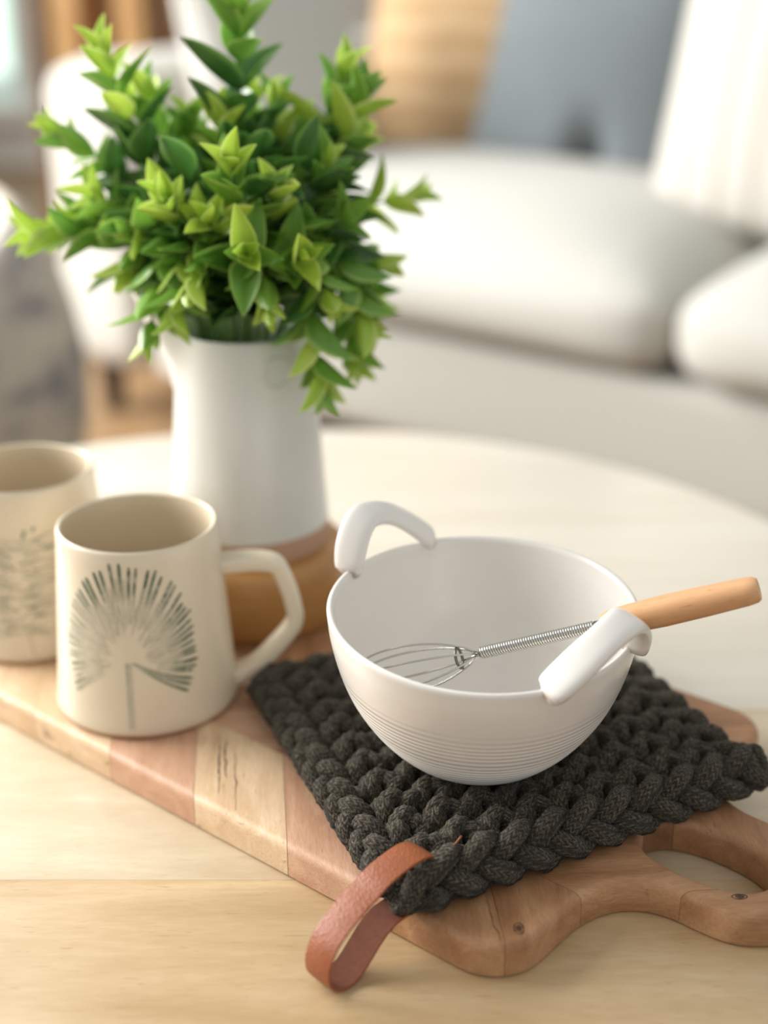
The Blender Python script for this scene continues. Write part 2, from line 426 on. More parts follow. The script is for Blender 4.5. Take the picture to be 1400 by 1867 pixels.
# arms
bm_obj('arm', rbox_bm(.22, .95, .535, .055, 8, lambda p: Vector((p.x + .11, p.y + .475, p.z + .10 + .018 * math.cos(p.x / .11 * 1.4) * (p.z > .4)))), M['linen'], sofa, 180)
bm_obj('arm', rbox_bm(.22, .95, .535, .055, 8, lambda p: Vector((p.x + 2.51, p.y + .475, p.z + .10))), M['linen'], sofa, 180)
bm_obj('base', rbox_bm(2.18, .90, .188, .025, 8, lambda p: Vector((p.x + 1.31, p.y + .48, p.z + .10))), M['linen'], sofa, 180)
bm_obj('back_frame', rbox_bm(2.2, .20, .72, .06, 8, lambda p: Vector((p.x + 1.31, p.y + .98 + p.z * .12, p.z + .10))), M['linen'], sofa, 180)
def quad_cushion(name, c, z0, th, r, crown, mat, parent, sag=0):
    """plan corners fl, fr, br, bl in the parent's frame"""
    fl_, fr_, br_, bl_ = [Vector(q + (0,)) for q in c]
    sx = ((fr_ - fl_).length + (br_ - bl_).length) / 2; sy = ((bl_ - fl_).length + (br_ - fr_).length) / 2
    def fn(p):
        a = p.x / sx + .5; b = p.y / sy + .5
        q = (fl_ * (1 - a) + fr_ * a) * (1 - b) + (bl_ * (1 - a) + br_ * a) * b
        xx = 2 * a - 1; yy = 2 * b - 1; zz = p.z / th
        k = (1 - xx ** 4) * (1 - abs(yy) ** 3)
        q.z = z0 + p.z + crown * k * max(0, zz - .2) / .8
        # bulging side faces
        bul = .02 * math.sin(PI * min(1, max(0, zz)))
        out = Vector((xx ** 5 * (1 - yy ** 4), yy ** 5 * (1 - xx ** 4), 0)) * bul
        return q + out
    return bm_obj(name, rbox_bm(sx, sy, th, r, 14, fn), mat, parent, 180)
quad_cushion('seat_cushion', [(.235, .0), (1.238, .0), (1.15, .70), (.235, .76)], .290, .125, .045, .075, M['linen'], sofa)
quad_cushion('seat_cushion', [(1.262, -.015), (2.39, .0), (2.39, .80), (1.19, .80)], .290, .135, .055, .075, M['linen'], sofa)
for x, y in ((.07, .07), (2.54, .07), (.07, .9), (2.54, .9)):
    V, F = lathe([(0, 0), (.02, 0), (.028, .115), (0, .115)], 16); mesh_obj('leg', [(a + x, b + y, c) for a, b, c in V], F, M['dark_leg'], sofa, 40)

def pillow(name, label, loc, wd, ht, th, yaw, lean, roll, mat, cat='pillow', dent=None, pinch=.10):
    """square scatter cushion; local x = width, y = height, z = face normal"""
    o = thing(name, label, cat, loc); o.rotation_euler = (Matrix.Rotation(yaw, 3, 'Z') @ Matrix.Rotation(R(90) - lean, 3, 'X') @ Matrix.Rotation(roll, 3, 'Z')).to_euler()
    n = 26; V = []; F = []
    for side in (1, -1):
        for i in range(n + 1):
            for j in range(n + 1):
                x = math.sin((i / n - .5) * PI); y = math.sin((j / n - .5) * PI)
                k = max(0, (1 - x * x) * (1 - y * y)) ** .42
                px = x * (1 - pinch * (1 - y * y) * abs(x) ** 1.0 * .5) ; py = y * (1 - pinch * (1 - x * x) * abs(y) * .5)
                z = th / 2 * k
                if dent and side == 1: z -= dent[2] * math.exp(-((x - dent[0]) / dent[3]) ** 2 - ((y - dent[1]) / dent[4]) ** 2)
                V.append((px * wd / 2, (py + 1) * ht / 2, side * z))
        b = 0 if side == 1 else (n + 1) ** 2
        for i in range(n):
            for j in range(n):
                q = (b + i * (n + 1) + j, b + (i + 1) * (n + 1) + j, b + (i + 1) * (n + 1) + j + 1, b + i * (n + 1) + j + 1)
                F.append(q if side == 1 else q[::-1])
    bm = bmesh.new(); vs = [bm.verts.new(v) for v in V]
    for f in F: bm.faces.new([vs[i] for i in f])
    bmesh.ops.remove_doubles(bm, verts=bm.verts[:], dist=1e-5)
    cov = bm_obj('cover', bm, mat, o, 180)
    edge = [(wd / 2 * x * (1 - pinch * .5 * (1 - y * y) * abs(x)), ht / 2 * (y * (1 - pinch * .5 * (1 - x * x) * abs(y)) + 1), 0) for x, y in
            [(-1 + 2 * t / 16, -1) for t in range(16)] + [(1, -1 + 2 * t / 16) for t in range(16)] + [(1 - 2 * t / 16, 1) for t in range(16)] + [(-1, 1 - 2 * t / 16) for t in range(16)]]
    V, F, UV = sweep(edge, circ(.004, 6), closed=True, up=(0, 0, 1)); mesh_obj('piping', V, F, mat, o, 180)
    return o
def slocal(x, y, z):
    c, s = math.cos(SANG), math.sin(SANG)
    return (SA.x + c * x - s * y, SA.y + s * x + c * y, z)
pillow('throw_pillow', 'plain off-white pillow in the corner by the sofa arm', slocal(.385, .27, .41), .40, .46, .15, R(50), R(14), 0, M['linen_white'])
pillow('throw_pillow', 'tan woven pillow between the white and the slate blue pillows', slocal(.44, .66, .44), .44, .44, .13, R(-28), R(16), 0, M['rattan'])
pillow('throw_pillow', 'slate blue-grey pillow leaning on the sofa back', slocal(.76, .58, .43), .42, .46, .17, R(-20), R(20), R(-6), M['slate'], dent=(.10, -.80, .085, .11, .20))
pillow('throw_pillow', 'cream pillow with thin beige stripes above the right seat cushion', slocal(1.22, .40, .405), .44, .52, .17, R(-36), R(15), R(-1), M['stripe'])

# ------------------------------------------------------------------ armchair at the left edge
ch = thing('armchair', 'grey and cream patterned tub armchair at the left edge beside the sofa', 'armchair', (-.765, 1.74, 0), R(-20))
def shell(r0, r1, z0, a0, a1, hfun, n=40):
    V, F = [], []
    prof = 10
    for i in range(n + 1):
        a = a0 + (a1 - a0) * i / n; h = hfun(i / n)
        ring = [(r1 - .02, z0), (r1 + .03, z0 + (h - z0) * .35), (r1 + .015, z0 + (h - z0) * .7), (r1 - .02, h - .035), (r1 - .05, h - .006), ((r0 + r1) / 2, h), (r0 + .02, h - .02), (r0, h - .06), (r0, z0 + .2), (r0 + .01, z0)]
        for (r, z) in ring: V.append((r * math.cos(a), r * math.sin(a), z))
    m = 10
    for i in range(n):
        for k in range(m): F.append((i * m + k, (i + 1) * m + k, (i + 1) * m + (k + 1) % m, i * m + (k + 1) % m))
    F.append(tuple(range(m))[::-1]); F.append(tuple(n * m + k for k in range(m)))
    return V, F
V, F = shell(.24, .36, .12, R(-60), R(240), lambda t: .42 + .13 * math.sin(PI * t))
s = mesh_obj('tub_shell', V, F, M['patch'], ch, 180); md = s.modifiers.new('s', 'SUBSURF'); md.levels = 1; md.render_levels = 2
bm_obj('seat_cushion', rbox_bm(.40, .40, .14, .06, 8, lambda p: Vector((p.x, p.y - .02, p.z + .26))), M['patch'], ch, 180)
V, F = lathe([(0, .12), (.30, .12), (.30, .255), (0, .255)], 32); mesh_obj('seat_base', V, F, M['patch'], ch, 40)
for a in (45, 135, 225, 315):
    V, F = lathe([(0, 0), (.014, 0), (.02, .119), (0, .119)], 14); mesh_obj('leg', [(x + .25 * math.cos(R(a)), y + .25 * math.sin(R(a)), z) for x, y, z in V], F, M['dark_leg'], ch, 40)

# ------------------------------------------------------------------ slab helpers (planks cut from an outline)
def slab_bm(outer, inner, z0, z1, r, seg=4):
    """solid from a ccw outline (list of 2-D points) with optional hole, rounded top edge of radius r and small bottom round"""
    bm = bmesh.new()
    def offs(pts, d):
        n = len(pts); out = []
        for i in range(n):
            a, b = Vector(pts[i - 1]), Vector(pts[(i + 1) % n]); t = (b - a).normalized(); nr = Vector((-t.y, t.x))
            out.append(Vector(pts[i]) + nr * d)
        return out
    prof = [(.0015, z0), (0, z0 + .0015)] + [(r * (1 - math.cos(R(90 * k / seg))), z1 - r + r * math.sin(R(90 * k / seg))) for k in range(seg + 1)]
    tops, bots = [], []
    for pts, sgn in ((outer, 1), (inner, 1)):
        if not pts: continue
        rings = []
        for d, z in prof: rings.append([bm.verts.new((q.x, q.y, z)) for q in offs(pts, d * sgn)])
        n = len(pts)
        for a, b in zip(rings[:-1], rings[1:]):
            for i in range(n): bm.faces.new((a[i], a[(i + 1) % n], b[(i + 1) % n], b[i]))
        tops.append(rings[-1]); bots.append(rings[0])
    for loops in (tops, bots):
        es = []
        for lp in loops:
            for i in range(len(lp)):
                e = bm.edges.get((lp[i], lp[(i + 1) % len(lp)])) or bm.edges.new((lp[i], lp[(i + 1) % len(lp)])); es.append(e)
        bmesh.ops.triangle_fill(bm, use_beauty=True, edges=es)
    bmesh.ops.recalc_face_normals(bm, faces=bm.faces)
    return bm
def cut(bm0, planes):
    """keep the part of bm0 on the inner side of each (point, outward normal)"""
    bm = bm0.copy()
    for co, no in planes:
        bmesh.ops.bisect_plane(bm, geom=bm.verts[:] + bm.edges[:] + bm.faces[:], dist=1e-6, plane_co=co, plane_no=no, clear_outer=True)
        if not bm.faces: bm.free(); return None
        be = [e for e in bm.edges if e.is_boundary]
        if be: bmesh.ops.holes_fill(bm, edges=be, sides=0)
    if len(bm.faces) < 4: bm.free(); return None
    return bm

# ------------------------------------------------------------------ coffee table
TC = (-.075, .837)
tb = thing('coffee_table', 'round blond wood coffee table with wide planks', 'table', (TC[0], TC[1], 0))
NT_ = 160
disc = slab_bm([(.44 * math.cos(2 * PI * i / NT_), .44 * math.sin(2 * PI * i / NT_)) for i in range(NT_)], None, T - .032, T, .005, 3)
ys = [-.5, .42 - TC[1], .586 - TC[1], .753 - TC[1], .92 - TC[1], 1.087 - TC[1], 1.2 - TC[1], .5]
for i, (a, b) in enumerate(zip(ys[:-1], ys[1:])):
    p = cut(disc, [((0, a + .00005, 0), (0, -1, 0)), ((0, b - .00005, 0), (0, 1, 0))])
    if p: bm_obj('plank', p, M['table_a' if i < 2 else ('table_b' if i == 2 else 'table_c')], tb, 30)
disc.free()
bm_obj('apron', box_bm(-.22, .22, -.22, .22, T - .08, T - .0325, .004), M['table_b'], tb)
for x, y in ((.2, .2), (-.2, .2), (.2, -.2), (-.2, -.2)):
    V, F = lathe([(0, 0), (.014, 0), (.022, T - .08), (0, T - .08)], 20); mesh_obj('leg', [(a + x + (1 - c / .34) * x * .25, b + y + (1 - c / .34) * y * .25, c) for a, b, c in V], F, M['table_b'], tb, 40)

# ------------------------------------------------------------------ cutting board
BO = Vector((.0421, .513, T)); BT = .019; BW = .262
bd = thing('cutting_board', 'acacia paddle board with herringbone planks and a slotted handle', 'cutting board', BO, AX)
def arc(cx, cy, r, a0, a1, n): return [(cx + r * math.cos(R(a0 + (a1 - a0) * k / n)), cy + r * math.sin(R(a0 + (a1 - a0) * k / n))) for k in range(n + 1)]
SE, SL, CW, HH = .0155, -.50, .133, .040          # body end, far end, handle centre, handle half width
key = []
key += arc(SL + .03, .03, .03, 180, 270, 8)                         # far-left near corner
key += [(SL + .03 + (SE - .03 - SL - .03) * k / 14, 0) for k in range(1, 14)]
key += arc(SE - .026, .026, .026, 270, 360, 10)
hs = [(SE, .052), (SE + .0008, .060), (SE + .004, .072), (SE + .0105, .0825), (SE + .020, .0895), (SE + .032, .0925), (SE + .046, .0925), (SE + .058, .0935), (SE + .068, .0975), (SE + .0785, .107), (SE + .085, .120), (SE + .0865, .133)]
half = [(p.x, p.y) for p in smooth_path([(a, b, 0) for a, b in hs], 3)]
key += half + [(a, 2 * CW - b) for a, b in reversed(half[:-1])]
key += arc(SE - .026, BW + .004 - .026, .026, 0, 90, 10)
key += [(SE - .026 + (SL + .03 - SE + .026) * k / 14, BW + .004) for k in range(1, 14)]
key += arc(SL + .03, BW + .004 - .03, .03, 90, 180, 8)
# drop duplicates
kk = []
for p in key:
    if not kk or (Vector(p) - Vector(kk[-1])).length > 1e-4: kk.append(p)
hole = [(.0455 + .0345 * math.copysign(abs(math.cos(a)) ** .85, math.cos(a)), .1265 + .0200 * math.copysign(abs(math.sin(a)) ** .9, math.sin(a))) for a in [2 * PI * i / 56 for i in range(56)]]
body = slab_bm(kk, hole[::-1], 0, BT, .0045, 4)
tone_a = {-4: 'tan', -3: 'cream', -2: 'cream', -1: 'pink', 0: 'cream', 1: 'pink', 2: 'tan', 3: 'brown'}
bands = [-.01, .0600, .1265, .196, .30]
sp_ = .0672; r2 = math.sqrt(.5); g = .00012
cnt = 0
for b in range(4):
    w0, w1 = bands[b], bands[b + 1]
    bandp = [((0, w0 + g, 0), (0, -1, 0)), ((0, w1 - g, 0), (0, 1, 0))]
    strip = cut(body, bandp)
    for k in range(-9, 6):
        if b % 2 == 0:   # seam s = s0 - (w - w0)
            base = (-.117 if b == 0 else -.10) + k * sp_; no = Vector((r2, r2, 0)); pt = lambda s: (s, max(w0, 0), 0)
        else:            # seam s = s0 + (w - w0)
            base = .018 + k * sp_; no = Vector((r2, -r2, 0)); pt = lambda s: (s, w0, 0)
        q = cut(strip, [(Vector(pt(base)) + no * g, -no), (Vector(pt(base + sp_)) - no * g, no)])
        if not q: continue
        if b == 0: tn = {-4: 'cream', -3: 'cream', -2: 'pink', -1: 'cream', 0: 'pink', 1: 'tan', 2: 'tan'}.get(k, 'pink')
        elif b == 1: tn = {-1: 'tan', 0: 'tan', 1: 'tan', -2: 'pink', -3: 'tan'}.get(k, 'pink')
        else: tn = ['tan', 'brown', 'pink', 'tan'][(k * 3 + b) % 4]
        # the material's grain angle is given in the board frame
        bm_obj('plank', q, M[tn + ('_a' if b % 2 == 0 else '_b')], bd, 30); cnt += 1
    if strip: strip.free()
body.free()
M['knot'] = plain('dark_wood_knot', srgb(84, 56, 38), .6, var=.5, vscale=400)
def board_mark(name, pts, wds):
    V_, F_ = [], []
    for i, (a, b) in enumerate(pts):
        p, q = Vector(pts[max(0, i - 1)]), Vector(pts[min(len(pts) - 1, i + 1)]); t = (q - p).normalized(); nx = Vector((-t.y, t.x)) * wds[i] / 2
        V_ += [(a - nx.x, b - nx.y, BT + .00008), (a, b, BT + .00016), (a + nx.x, b + nx.y, BT + .00008)]
    for i in range(len(pts) - 1):
        for k in (0, 1): F_.append((i * 3 + k, i * 3 + k + 1, i * 3 + k + 4, i * 3 + k + 3))
    mesh_obj(name, V_, F_, M['knot'], bd, 180)
kr = random.Random(2)
def crack(p0, p1, wmax, n=18):
    p0, p1 = Vector(p0), Vector(p1); d = p1 - p0; nn = Vector((-d.y, d.x)).normalized()
    pts = [tuple(p0 + d * (i / n) + nn * (.0012 * noise.noise(Vector((i * .35, wmax * 9000, 0))))) for i in range(n + 1)]
    board_mark('wood_crack', pts, [wmax * (.25 + .75 * kr.random()) * math.sin(PI * (.06 + .88 * i / n)) for i in range(n + 1)])
def knot(c, rx, ry, rot):
    for j, f in enumerate((1, .55)):
        ring = [(c[0] + math.cos(rot) * rx * f * math.cos(a) - math.sin(rot) * ry * f * math.sin(a), c[1] + math.sin(rot) * rx * f * math.cos(a) + math.cos(rot) * ry * f * math.sin(a)) for a in [2 * PI * i / 16 for i in range(17)]]
        board_mark('wood_knot', ring, [.0007 * (.4 + kr.random()) for _ in ring])
    board_mark('wood_knot', [(c[0] + math.cos(rot) * rx * .4 * (i / 4 - 1), c[1] + math.sin(rot) * rx * .4 * (i / 4 - 1)) for i in range(9)], [ry * .7 * math.sin(PI * (.1 + .8 * i / 8)) for i in range(9)])
crack((-.2035, .050), (-.1585, .005), .0007, 26); crack((-.2180, .052), (-.1760, .010), .0011, 26); crack((-.2110, .050), (-.1840, .023), .0014)
crack((-.0165, .029), (.0120, .0032), .0005)
knot((.0070, .0215), .0040, .0022, R(-50)); knot((.0735, .1065), .0036, .0018, R(40))

# ------------------------------------------------------------------ pitcher on its wooden riser
PC = (-.0874, .8604); PZ = T + BT
rs = thing('wooden_riser', 'round honey-coloured wooden riser under the white pitcher', 'riser', (PC[0], PC[1], PZ))
V, F = lathe([(0, 0), (.0605, 0), (.0615, .001), (.0632, .006), (.0632, .018), (.0636, .034), (.0630, .041), (.0605, .0462), (.056, .048), (0, .048)], 72)
mesh_obj('block', V, F, M['honey'], rs, 60)
VZ = PZ + .048
pt = thing('pitcher', 'white glazed pitcher with bare clay foot holding the greenery', 'pitcher', (PC[0], PC[1], VZ))
PH = .143
def pwob(r, z, a):
    # pouring spout towards -x
    d = (a - PI + PI) % (2 * PI) - PI
    d = math.atan2(math.sin(a - R(186)), math.cos(a - R(186)))
    k = math.exp(-(d / .36) ** 2)
    t = max(0, (z - .112) / (PH - .112))
    if r < .01: return r, z
    return r + k * .026 * t ** 1.1, z + k * .026 * t ** 2
prof_o = [(.0515, .0165), (.0512, .019)] + [(.0512 - (.0512 - .0415) * t, .019 + (PH - .019) * t) for t in [i / 14 for i in range(1, 14)]] + [(.0416, PH - .002), (.0410, PH), (.0402, PH + .0003)]
V, F = lathe(prof_o + [(.0392, PH - .001), (.0386, PH - .01), (.041, .09), (.046, .03), (.044, .012), (0.0, .012)], 96, pwob)
mesh_obj('body', V, F, M['pitcher_glaze'], pt, 60)
V, F = lathe([(0, 0), (.0490, 0), (.0505, .0012), (.0514, .004), (.0514, .0164), (.047, .0164)], 72)
mesh_obj('clay_foot', V, F, M['clay'], pt, 50)
# handle on the far side, away from the spout
hp = smooth_path([(.0440, .012, .128), (.062, .022, .136), (.082, .030, .118), (.084, .032, .085), (.066, .024, .052), (.0485, .014, .042)], 6)
hp = [Matrix.Rotation(R(82), 3, 'Z') @ p for p in hp]
V, F, UV = sweep(hp, circ(.0075, 12, .0048)); mesh_obj('handle', V, F, M['pitcher_glaze'], pt, 180)
# pressed round mark below the rim
a0 = R(-58); c0 = Vector((.0443 * math.cos(a0), .0443 * math.sin(a0), .122))
ring = []
for k in range(28):
    b = 2 * PI * k / 28; a = a0 + .0092 * math.cos(b) / .0443; z = .124 + .0092 * math.sin(b); r = .0512 - .0097 * (z - .019) / (PH - .019) + .0002
    ring.append((r * math.cos(a), r * math.sin(a), z))
V, F, UV = sweep(ring, circ(.0011, 8), closed=True); mesh_obj('pressed_mark', V, F, M['pitcher_glaze'], pt, 180)

# ------------------------------------------------------------------ greenery
FPX = 2593.0; CP, SP = math.cos(R(22.4)), math.sin(R(22.4))
GC = Vector((PC[0], PC[1], VZ + .10))
gr = thing('greenery_bunch', 'bunch of leafy green sprigs with lime tips in the white pitcher', 'greenery', GC)
def leaf_mesh(name, mat, seed, curl, cup, fold):
    rnd = random.Random(seed)
    nu, nv = 9, 6; V = []; K = []; F = []
    for i in range(nu + 1):
        t = i / nu
        wdt = .5 * .50 * (math.sin(PI * t ** .78) ** .80) * (1 - .15 * t) + .012 * (1 - t)
        if i == nu: wdt = .004
        for j in range(nv + 1):
            s = j / nv * 2 - 1
            x = t; yv = s * wdt
            z = cup * wdt * (s * s) * 1.0 - fold * (1 - abs(s)) * wdt * .6 + curl * (t ** 2.2) * -1 + .02 * math.sin(6 * t + seed) * abs(s)
            V.append((x, yv, z)); K.append(max(abs(s) ** 3, (t ** 6) * .8, .45 if j == nv // 2 else 0))
    for i in range(nu):
        for j in range(nv):
            a = i * (nv + 1) + j; F.append((a, a + nv + 1, a + nv + 2, a + 1))
    me = bpy.data.meshes.new(name); me.from_pydata(V, [], F); me.update()
    at = me.attributes.new('k', 'FLOAT', 'POINT')
    for i, v in enumerate(K): at.data[i].value = v
    me.materials.append(mat); me.polygons.foreach_set('use_smooth', [True] * len(me.polygons))
    return me
LM = {a: [leaf_mesh('leaf', M['leaf_' + a], s + q, c, cu, fo) for s, (c, cu, fo) in enumerate(((.10, .7, .5), (.22, .5, .7), (-.05, .9, .4), (.30, .35, .5)))] for a, q in (('old', 0), ('mid', 10), ('young', 20))}
def px2w(x, y, Y):
    u, v = (x - 700) / FPX, (y - 933.5) / FPX
    d = Vector((u, CP - v * SP, -(SP + v * CP))); t = Y / d.y
    return Vector((0, 0, CAM_Z)) + d * t
# sprig tips: where each tip stands (x, z via the picture column/row at distance Y), leaf scale, droop
tips = [(432, -30, .875, 1.15, 0), (184, 92, .87, 1.0, 0), (100, 238, .885, .95, .01), (66, 425, .845, 1.0, .01), (172, 352, .85, 1.0, .0), (272, 610, .80, .95, .05),
        (425, 300, .785, 1.05, 0), (450, 462, .765, 1.0, 0), (550, 470, .775, .95, 0), (588, 705, .795, 1.0, .07), (664, 590, .815, 1.0, .04), (650, 655, .83, .95, .05),
        (752, 358, .895, .85, .01), (628, 118, .90, 1.0, 0), (660, 172, .88, 1.0, 0), (694, 480, .865, .95, .01), (682, 545, .88, .9, .02), (505, 190, .89, 1.0, 0),
        (455, 172, .92, .95, 0), (545, 232, .92, .95, 0), (345, 215, .91, 1.0, 0), (268, 170, .90, 1.0, 0), (300, 360, .80, 1.05, 0), (238, 420, .82, 1.0, .01),
        (128, 398, .86, .9, .01), (232, 492, .83, .9, .03), (592, 300, .83, 1.0, 0), (648, 262, .90, .95, 0), (628, 400, .82, 1.0, 0), (500, 345, .80, 1.0, 0),
        (352, 520, .785, .95, .02), (488, 560, .775, .85, .03), (318, 575, .79, .9, .04), (600, 545, .79, .95, .03), (380, 400, .79, 1.0, 0), (405, 220, .86, 1.0, 0)]
leafcount = 0
STF = {'old': ([], [], []), 'mid': ([], [], []), 'young': ([], [], [])}
rg = random.Random(3)
def leaf_frame(pos, dirv, nrm, length):
    x = dirv.normalized(); y = nrm.cross(x)
    if y.length < 1e-4: y = x.orthogonal()
    y.normalize(); z = x.cross(y)
    return Matrix(((x.x * length, y.x * length, z.x * length, pos.x), (x.y * length, y.y * length, z.y * length, pos.y), (x.z * length, y.z * length, z.z * length, pos.z), (0, 0, 0, 1)))
for si, (px, py, Y, sc, droop) in enumerate(tips):
    tip = px2w(px, py, Y) - GC
    ang = math.atan2(tip.y, tip.x); rr = .006 + .022 * rg.random()
    root = Vector((rr * math.cos(ang), rr * math.sin(ang), -.02))
    mouth = Vector((.030 * math.cos(ang) * min(1, Vector((tip.x, tip.y)).length / .05), .030 * math.sin(ang) * min(1, Vector((tip.x, tip.y)).length / .05), .052 + .004 * rg.random()))
    mid = mouth.lerp(tip, .5) + Vector((0, 0, .012 + droop))
    path = smooth_path([root, mouth, mid, tip], 10)
    # arc lengths
    Ls = [0]
    for a, b in zip(path[:-1], path[1:]): Ls.append(Ls[-1] + (b - a).length)
    tot = Ls[-1]
    V, F, UV = sweep(path, circ(.0013, 6), scale=[1.3 - .8 * l / tot for l in Ls])
    sprig = mesh_obj('sprig', V, F, M['stem'], gr, 180)
    def at_len(l):
        for i in range(len(Ls) - 1):
            if Ls[i + 1] >= l: f = (l - Ls[i]) / max(1e-9, Ls[i + 1] - Ls[i]); return path[i].lerp(path[i + 1], f), (path[i + 1] - path[i]).normalized()
        return path[-1], (path[-1] - path[-2]).normalized()
    leaves = []
    start = max(.078, tot - .125); l = tot - .002; node = 0; rot = rg.random() * PI
    while l > start and node < 11:
        pos, tg = at_len(l)
        s1 = tg.orthogonal().normalized(); s2 = tg.cross(s1)
        age = 'young' if node < 2 else ('mid' if node < 5 else 'old')
        if rg.random() < .2: age = {'young': 'mid', 'mid': 'young', 'old': 'mid'}[age]
        base_len = (.021, .027, .031, .034, .035)[min(node, 4)] * sc * rg.uniform(.88, 1.12)
        npair = 2
        for q in range(npair):
            a = rot + q * PI + rg.uniform(-.25, .25)
            rad = s1 * math.cos(a) + s2 * math.sin(a)
            op = (.36, .55, .66, .74, .80)[min(node, 4)] + rg.uniform(-.15, .15)
            d = tg * math.cos(op) + rad * math.sin(op)
            nrm = (tg * math.sin(op) - rad * math.cos(op))
            leaves.append((age, pos, d, nrm, base_len * rg.uniform(.9, 1.1), node))
        rot += PI / 2 + rg.uniform(-.3, .3)
        l -= (.0065, .0095, .0115, .013, .014)[min(node, 4)] * (.85 + .3 * rg.random()); node += 1
    for (age, pos, d, nrm, ln, node) in leaves:
        if pos.z < .048 and Vector((pos.x, pos.y)).length < .05: continue
        me = rg.choice(LM[age])
        if leafcount < 296 and node < 4:
            o = bpy.data.objects.new('leaf', me); COL.objects.link(o); o.parent = sprig; o.matrix_local = leaf_frame(pos, d, nrm, ln); leafcount += 1
        else:
            mt = leaf_frame(pos, d, nrm, ln); stuffV, stuffF, stuffK = STF[age]; b = len(stuffV)
            for v in me.vertices: stuffV.append(tuple(mt @ v.co))
            stuffK += [x.value for x in me.attributes['k'].data]
            for p in me.polygons: stuffF.append(tuple(b + i for i in p.vertices))
# inner leaves low in the bunch, too crowded to tell apart
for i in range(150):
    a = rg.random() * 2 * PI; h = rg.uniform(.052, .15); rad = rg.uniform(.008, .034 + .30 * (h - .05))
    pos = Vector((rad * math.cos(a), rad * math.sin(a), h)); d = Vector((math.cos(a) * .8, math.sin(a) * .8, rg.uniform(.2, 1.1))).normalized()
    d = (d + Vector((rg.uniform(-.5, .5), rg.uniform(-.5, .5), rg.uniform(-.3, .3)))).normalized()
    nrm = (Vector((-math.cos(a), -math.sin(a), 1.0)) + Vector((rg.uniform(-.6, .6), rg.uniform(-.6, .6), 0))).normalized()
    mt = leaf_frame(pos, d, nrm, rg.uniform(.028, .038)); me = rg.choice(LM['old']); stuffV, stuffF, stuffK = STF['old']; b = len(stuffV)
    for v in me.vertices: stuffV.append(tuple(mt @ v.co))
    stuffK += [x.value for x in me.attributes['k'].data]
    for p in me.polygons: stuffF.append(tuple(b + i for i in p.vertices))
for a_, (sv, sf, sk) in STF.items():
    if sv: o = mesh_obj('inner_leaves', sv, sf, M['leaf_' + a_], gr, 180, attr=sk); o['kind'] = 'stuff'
V, F = lathe([(0, .008), (.030, .008), (.034, .020), (.028, .028), (0, .030)], 24); mesh_obj('stem_bundle', V, F, M['soil'], gr, 180)

# ------------------------------------------------------------------ mugs
MH = .111; RB, RT = .0530, .0452
def mug_r(z): 
    t = z / MH
    return RB + (RT - RB) * t ** .92
def strokes_mesh(parent, strokes, name, phi0):
    """each stroke: list of (arc offset, z, width, ink) laid on the outer wall"""
    V, F, K = [], [], []
    for st in strokes:
        b = len(V); n = len(st)
        for i, (u_, z, wd, ink) in enumerate(st):
            u2, z2 = st[min(i + 1, n - 1)][:2]; u1, z1 = st[max(i - 1, 0)][:2]
            dx, dz = u2 - u1, z2 - z1; L = math.hypot(dx, dz) or 1; nx, nz = -dz / L, dx / L
            for s in (-1, 0, 1):
                uu, zz = u_ + nx * wd / 2 * s, z + nz * wd / 2 * s
                r = mug_r(zz) + .00022; a = phi0 + uu / r
                V.append((r * math.cos(a), r * math.sin(a), zz)); K.append(ink * (1 if s == 0 else .55))
        for i in range(n - 1):
            for s in (0, 1):
                a = b + i * 3 + s; F.append((a, a + 1, a + 4, a + 3))
    return mesh_obj(name, V, F, M['print'], parent, 180, attr=K)
def mug(label, loc, handle_ang):
    t = thing('mug', label, 'mug', loc, 0, 'cream mugs on the board')
    wall = .0036
    po = [(0, .0006), (RB - .006, .0004), (RB - .0045, .0), (RB - .0022, .0008), (RB - .0006, .0028), (RB, .005)] + [(mug_r(z), z) for z in [MH * k / 12 for k in range(1, 12)]] + [(mug_r(MH - .002), MH - .002), (RT - .0004, MH - .0007), (RT - .0014, MH), (RT - .0026, MH - .0006)]
    V, F = lathe(po, 80); mesh_obj('body', V, F, M['cream_glaze'], t, 50)
    pi_ = [(RT - .0026, MH - .0006), (RT - .0034, MH - .003)] + [(mug_r(z) - wall, z) for z in [MH * k / 10 for k in range(9, 0, -1)]] + [(RB - .008, .006), (0, .005)]
    V, F = lathe(pi_, 80); mesh_obj('inside', V, F, M['mug_inside'], t, 60)
    V, F = lathe([(RB - .0062, .0), (RB - .0044, -.0004), (RB - .0018, .0006), (RB - .0005, .0026)], 64); mesh_obj('foot_ring', V, F, M['clay'], t, 180)
    # angular strap handle
    hp = [(mug_r(.083) - .003, .0835), (.056, .0845), (.068, .0845), (.0765, .0825), (.0800, .0775), (.0845, .0650), (.0872, .0530), (.0875, .0470), (.0845, .0405), (.0750, .0290), (.0640, .0180), (mug_r(.012) - .003, .0100)]
    hp = smooth_path([(a, 0, b) for a, b in hp], 5)
    n = len(hp); sc = [(1.15 - .2 * math.sin(PI * i / (n - 1)), 1.1 - .15 * math.sin(PI * i / (n - 1))) for i in range(n)]
    V, F, UV = sweep(hp, rrect(.0125, .0085, .0036, 4), up=[(0, 1, 0)] * n, scale=[(b * .82, a * 1.75) for a, b in sc])
    ca, sa = math.cos(handle_ang), math.sin(handle_ang)
    V = [(x * ca - y_ * sa, x * sa + y_ * ca, z) for x, y_, z in V]
    mesh_obj('handle', V, F, M['cream_glaze'], t, 50)
    return t
m1p = (-.1392, .7386)
view = math.atan2(-m1p[1], -m1p[0])      # direction towards the viewer
m1 = mug('cream mug printed with a green fan palm leaf, its handle beside the knitted trivet', (m1p[0], m1p[1], T + BT), R(4))
rp = random.Random(11)
st = []
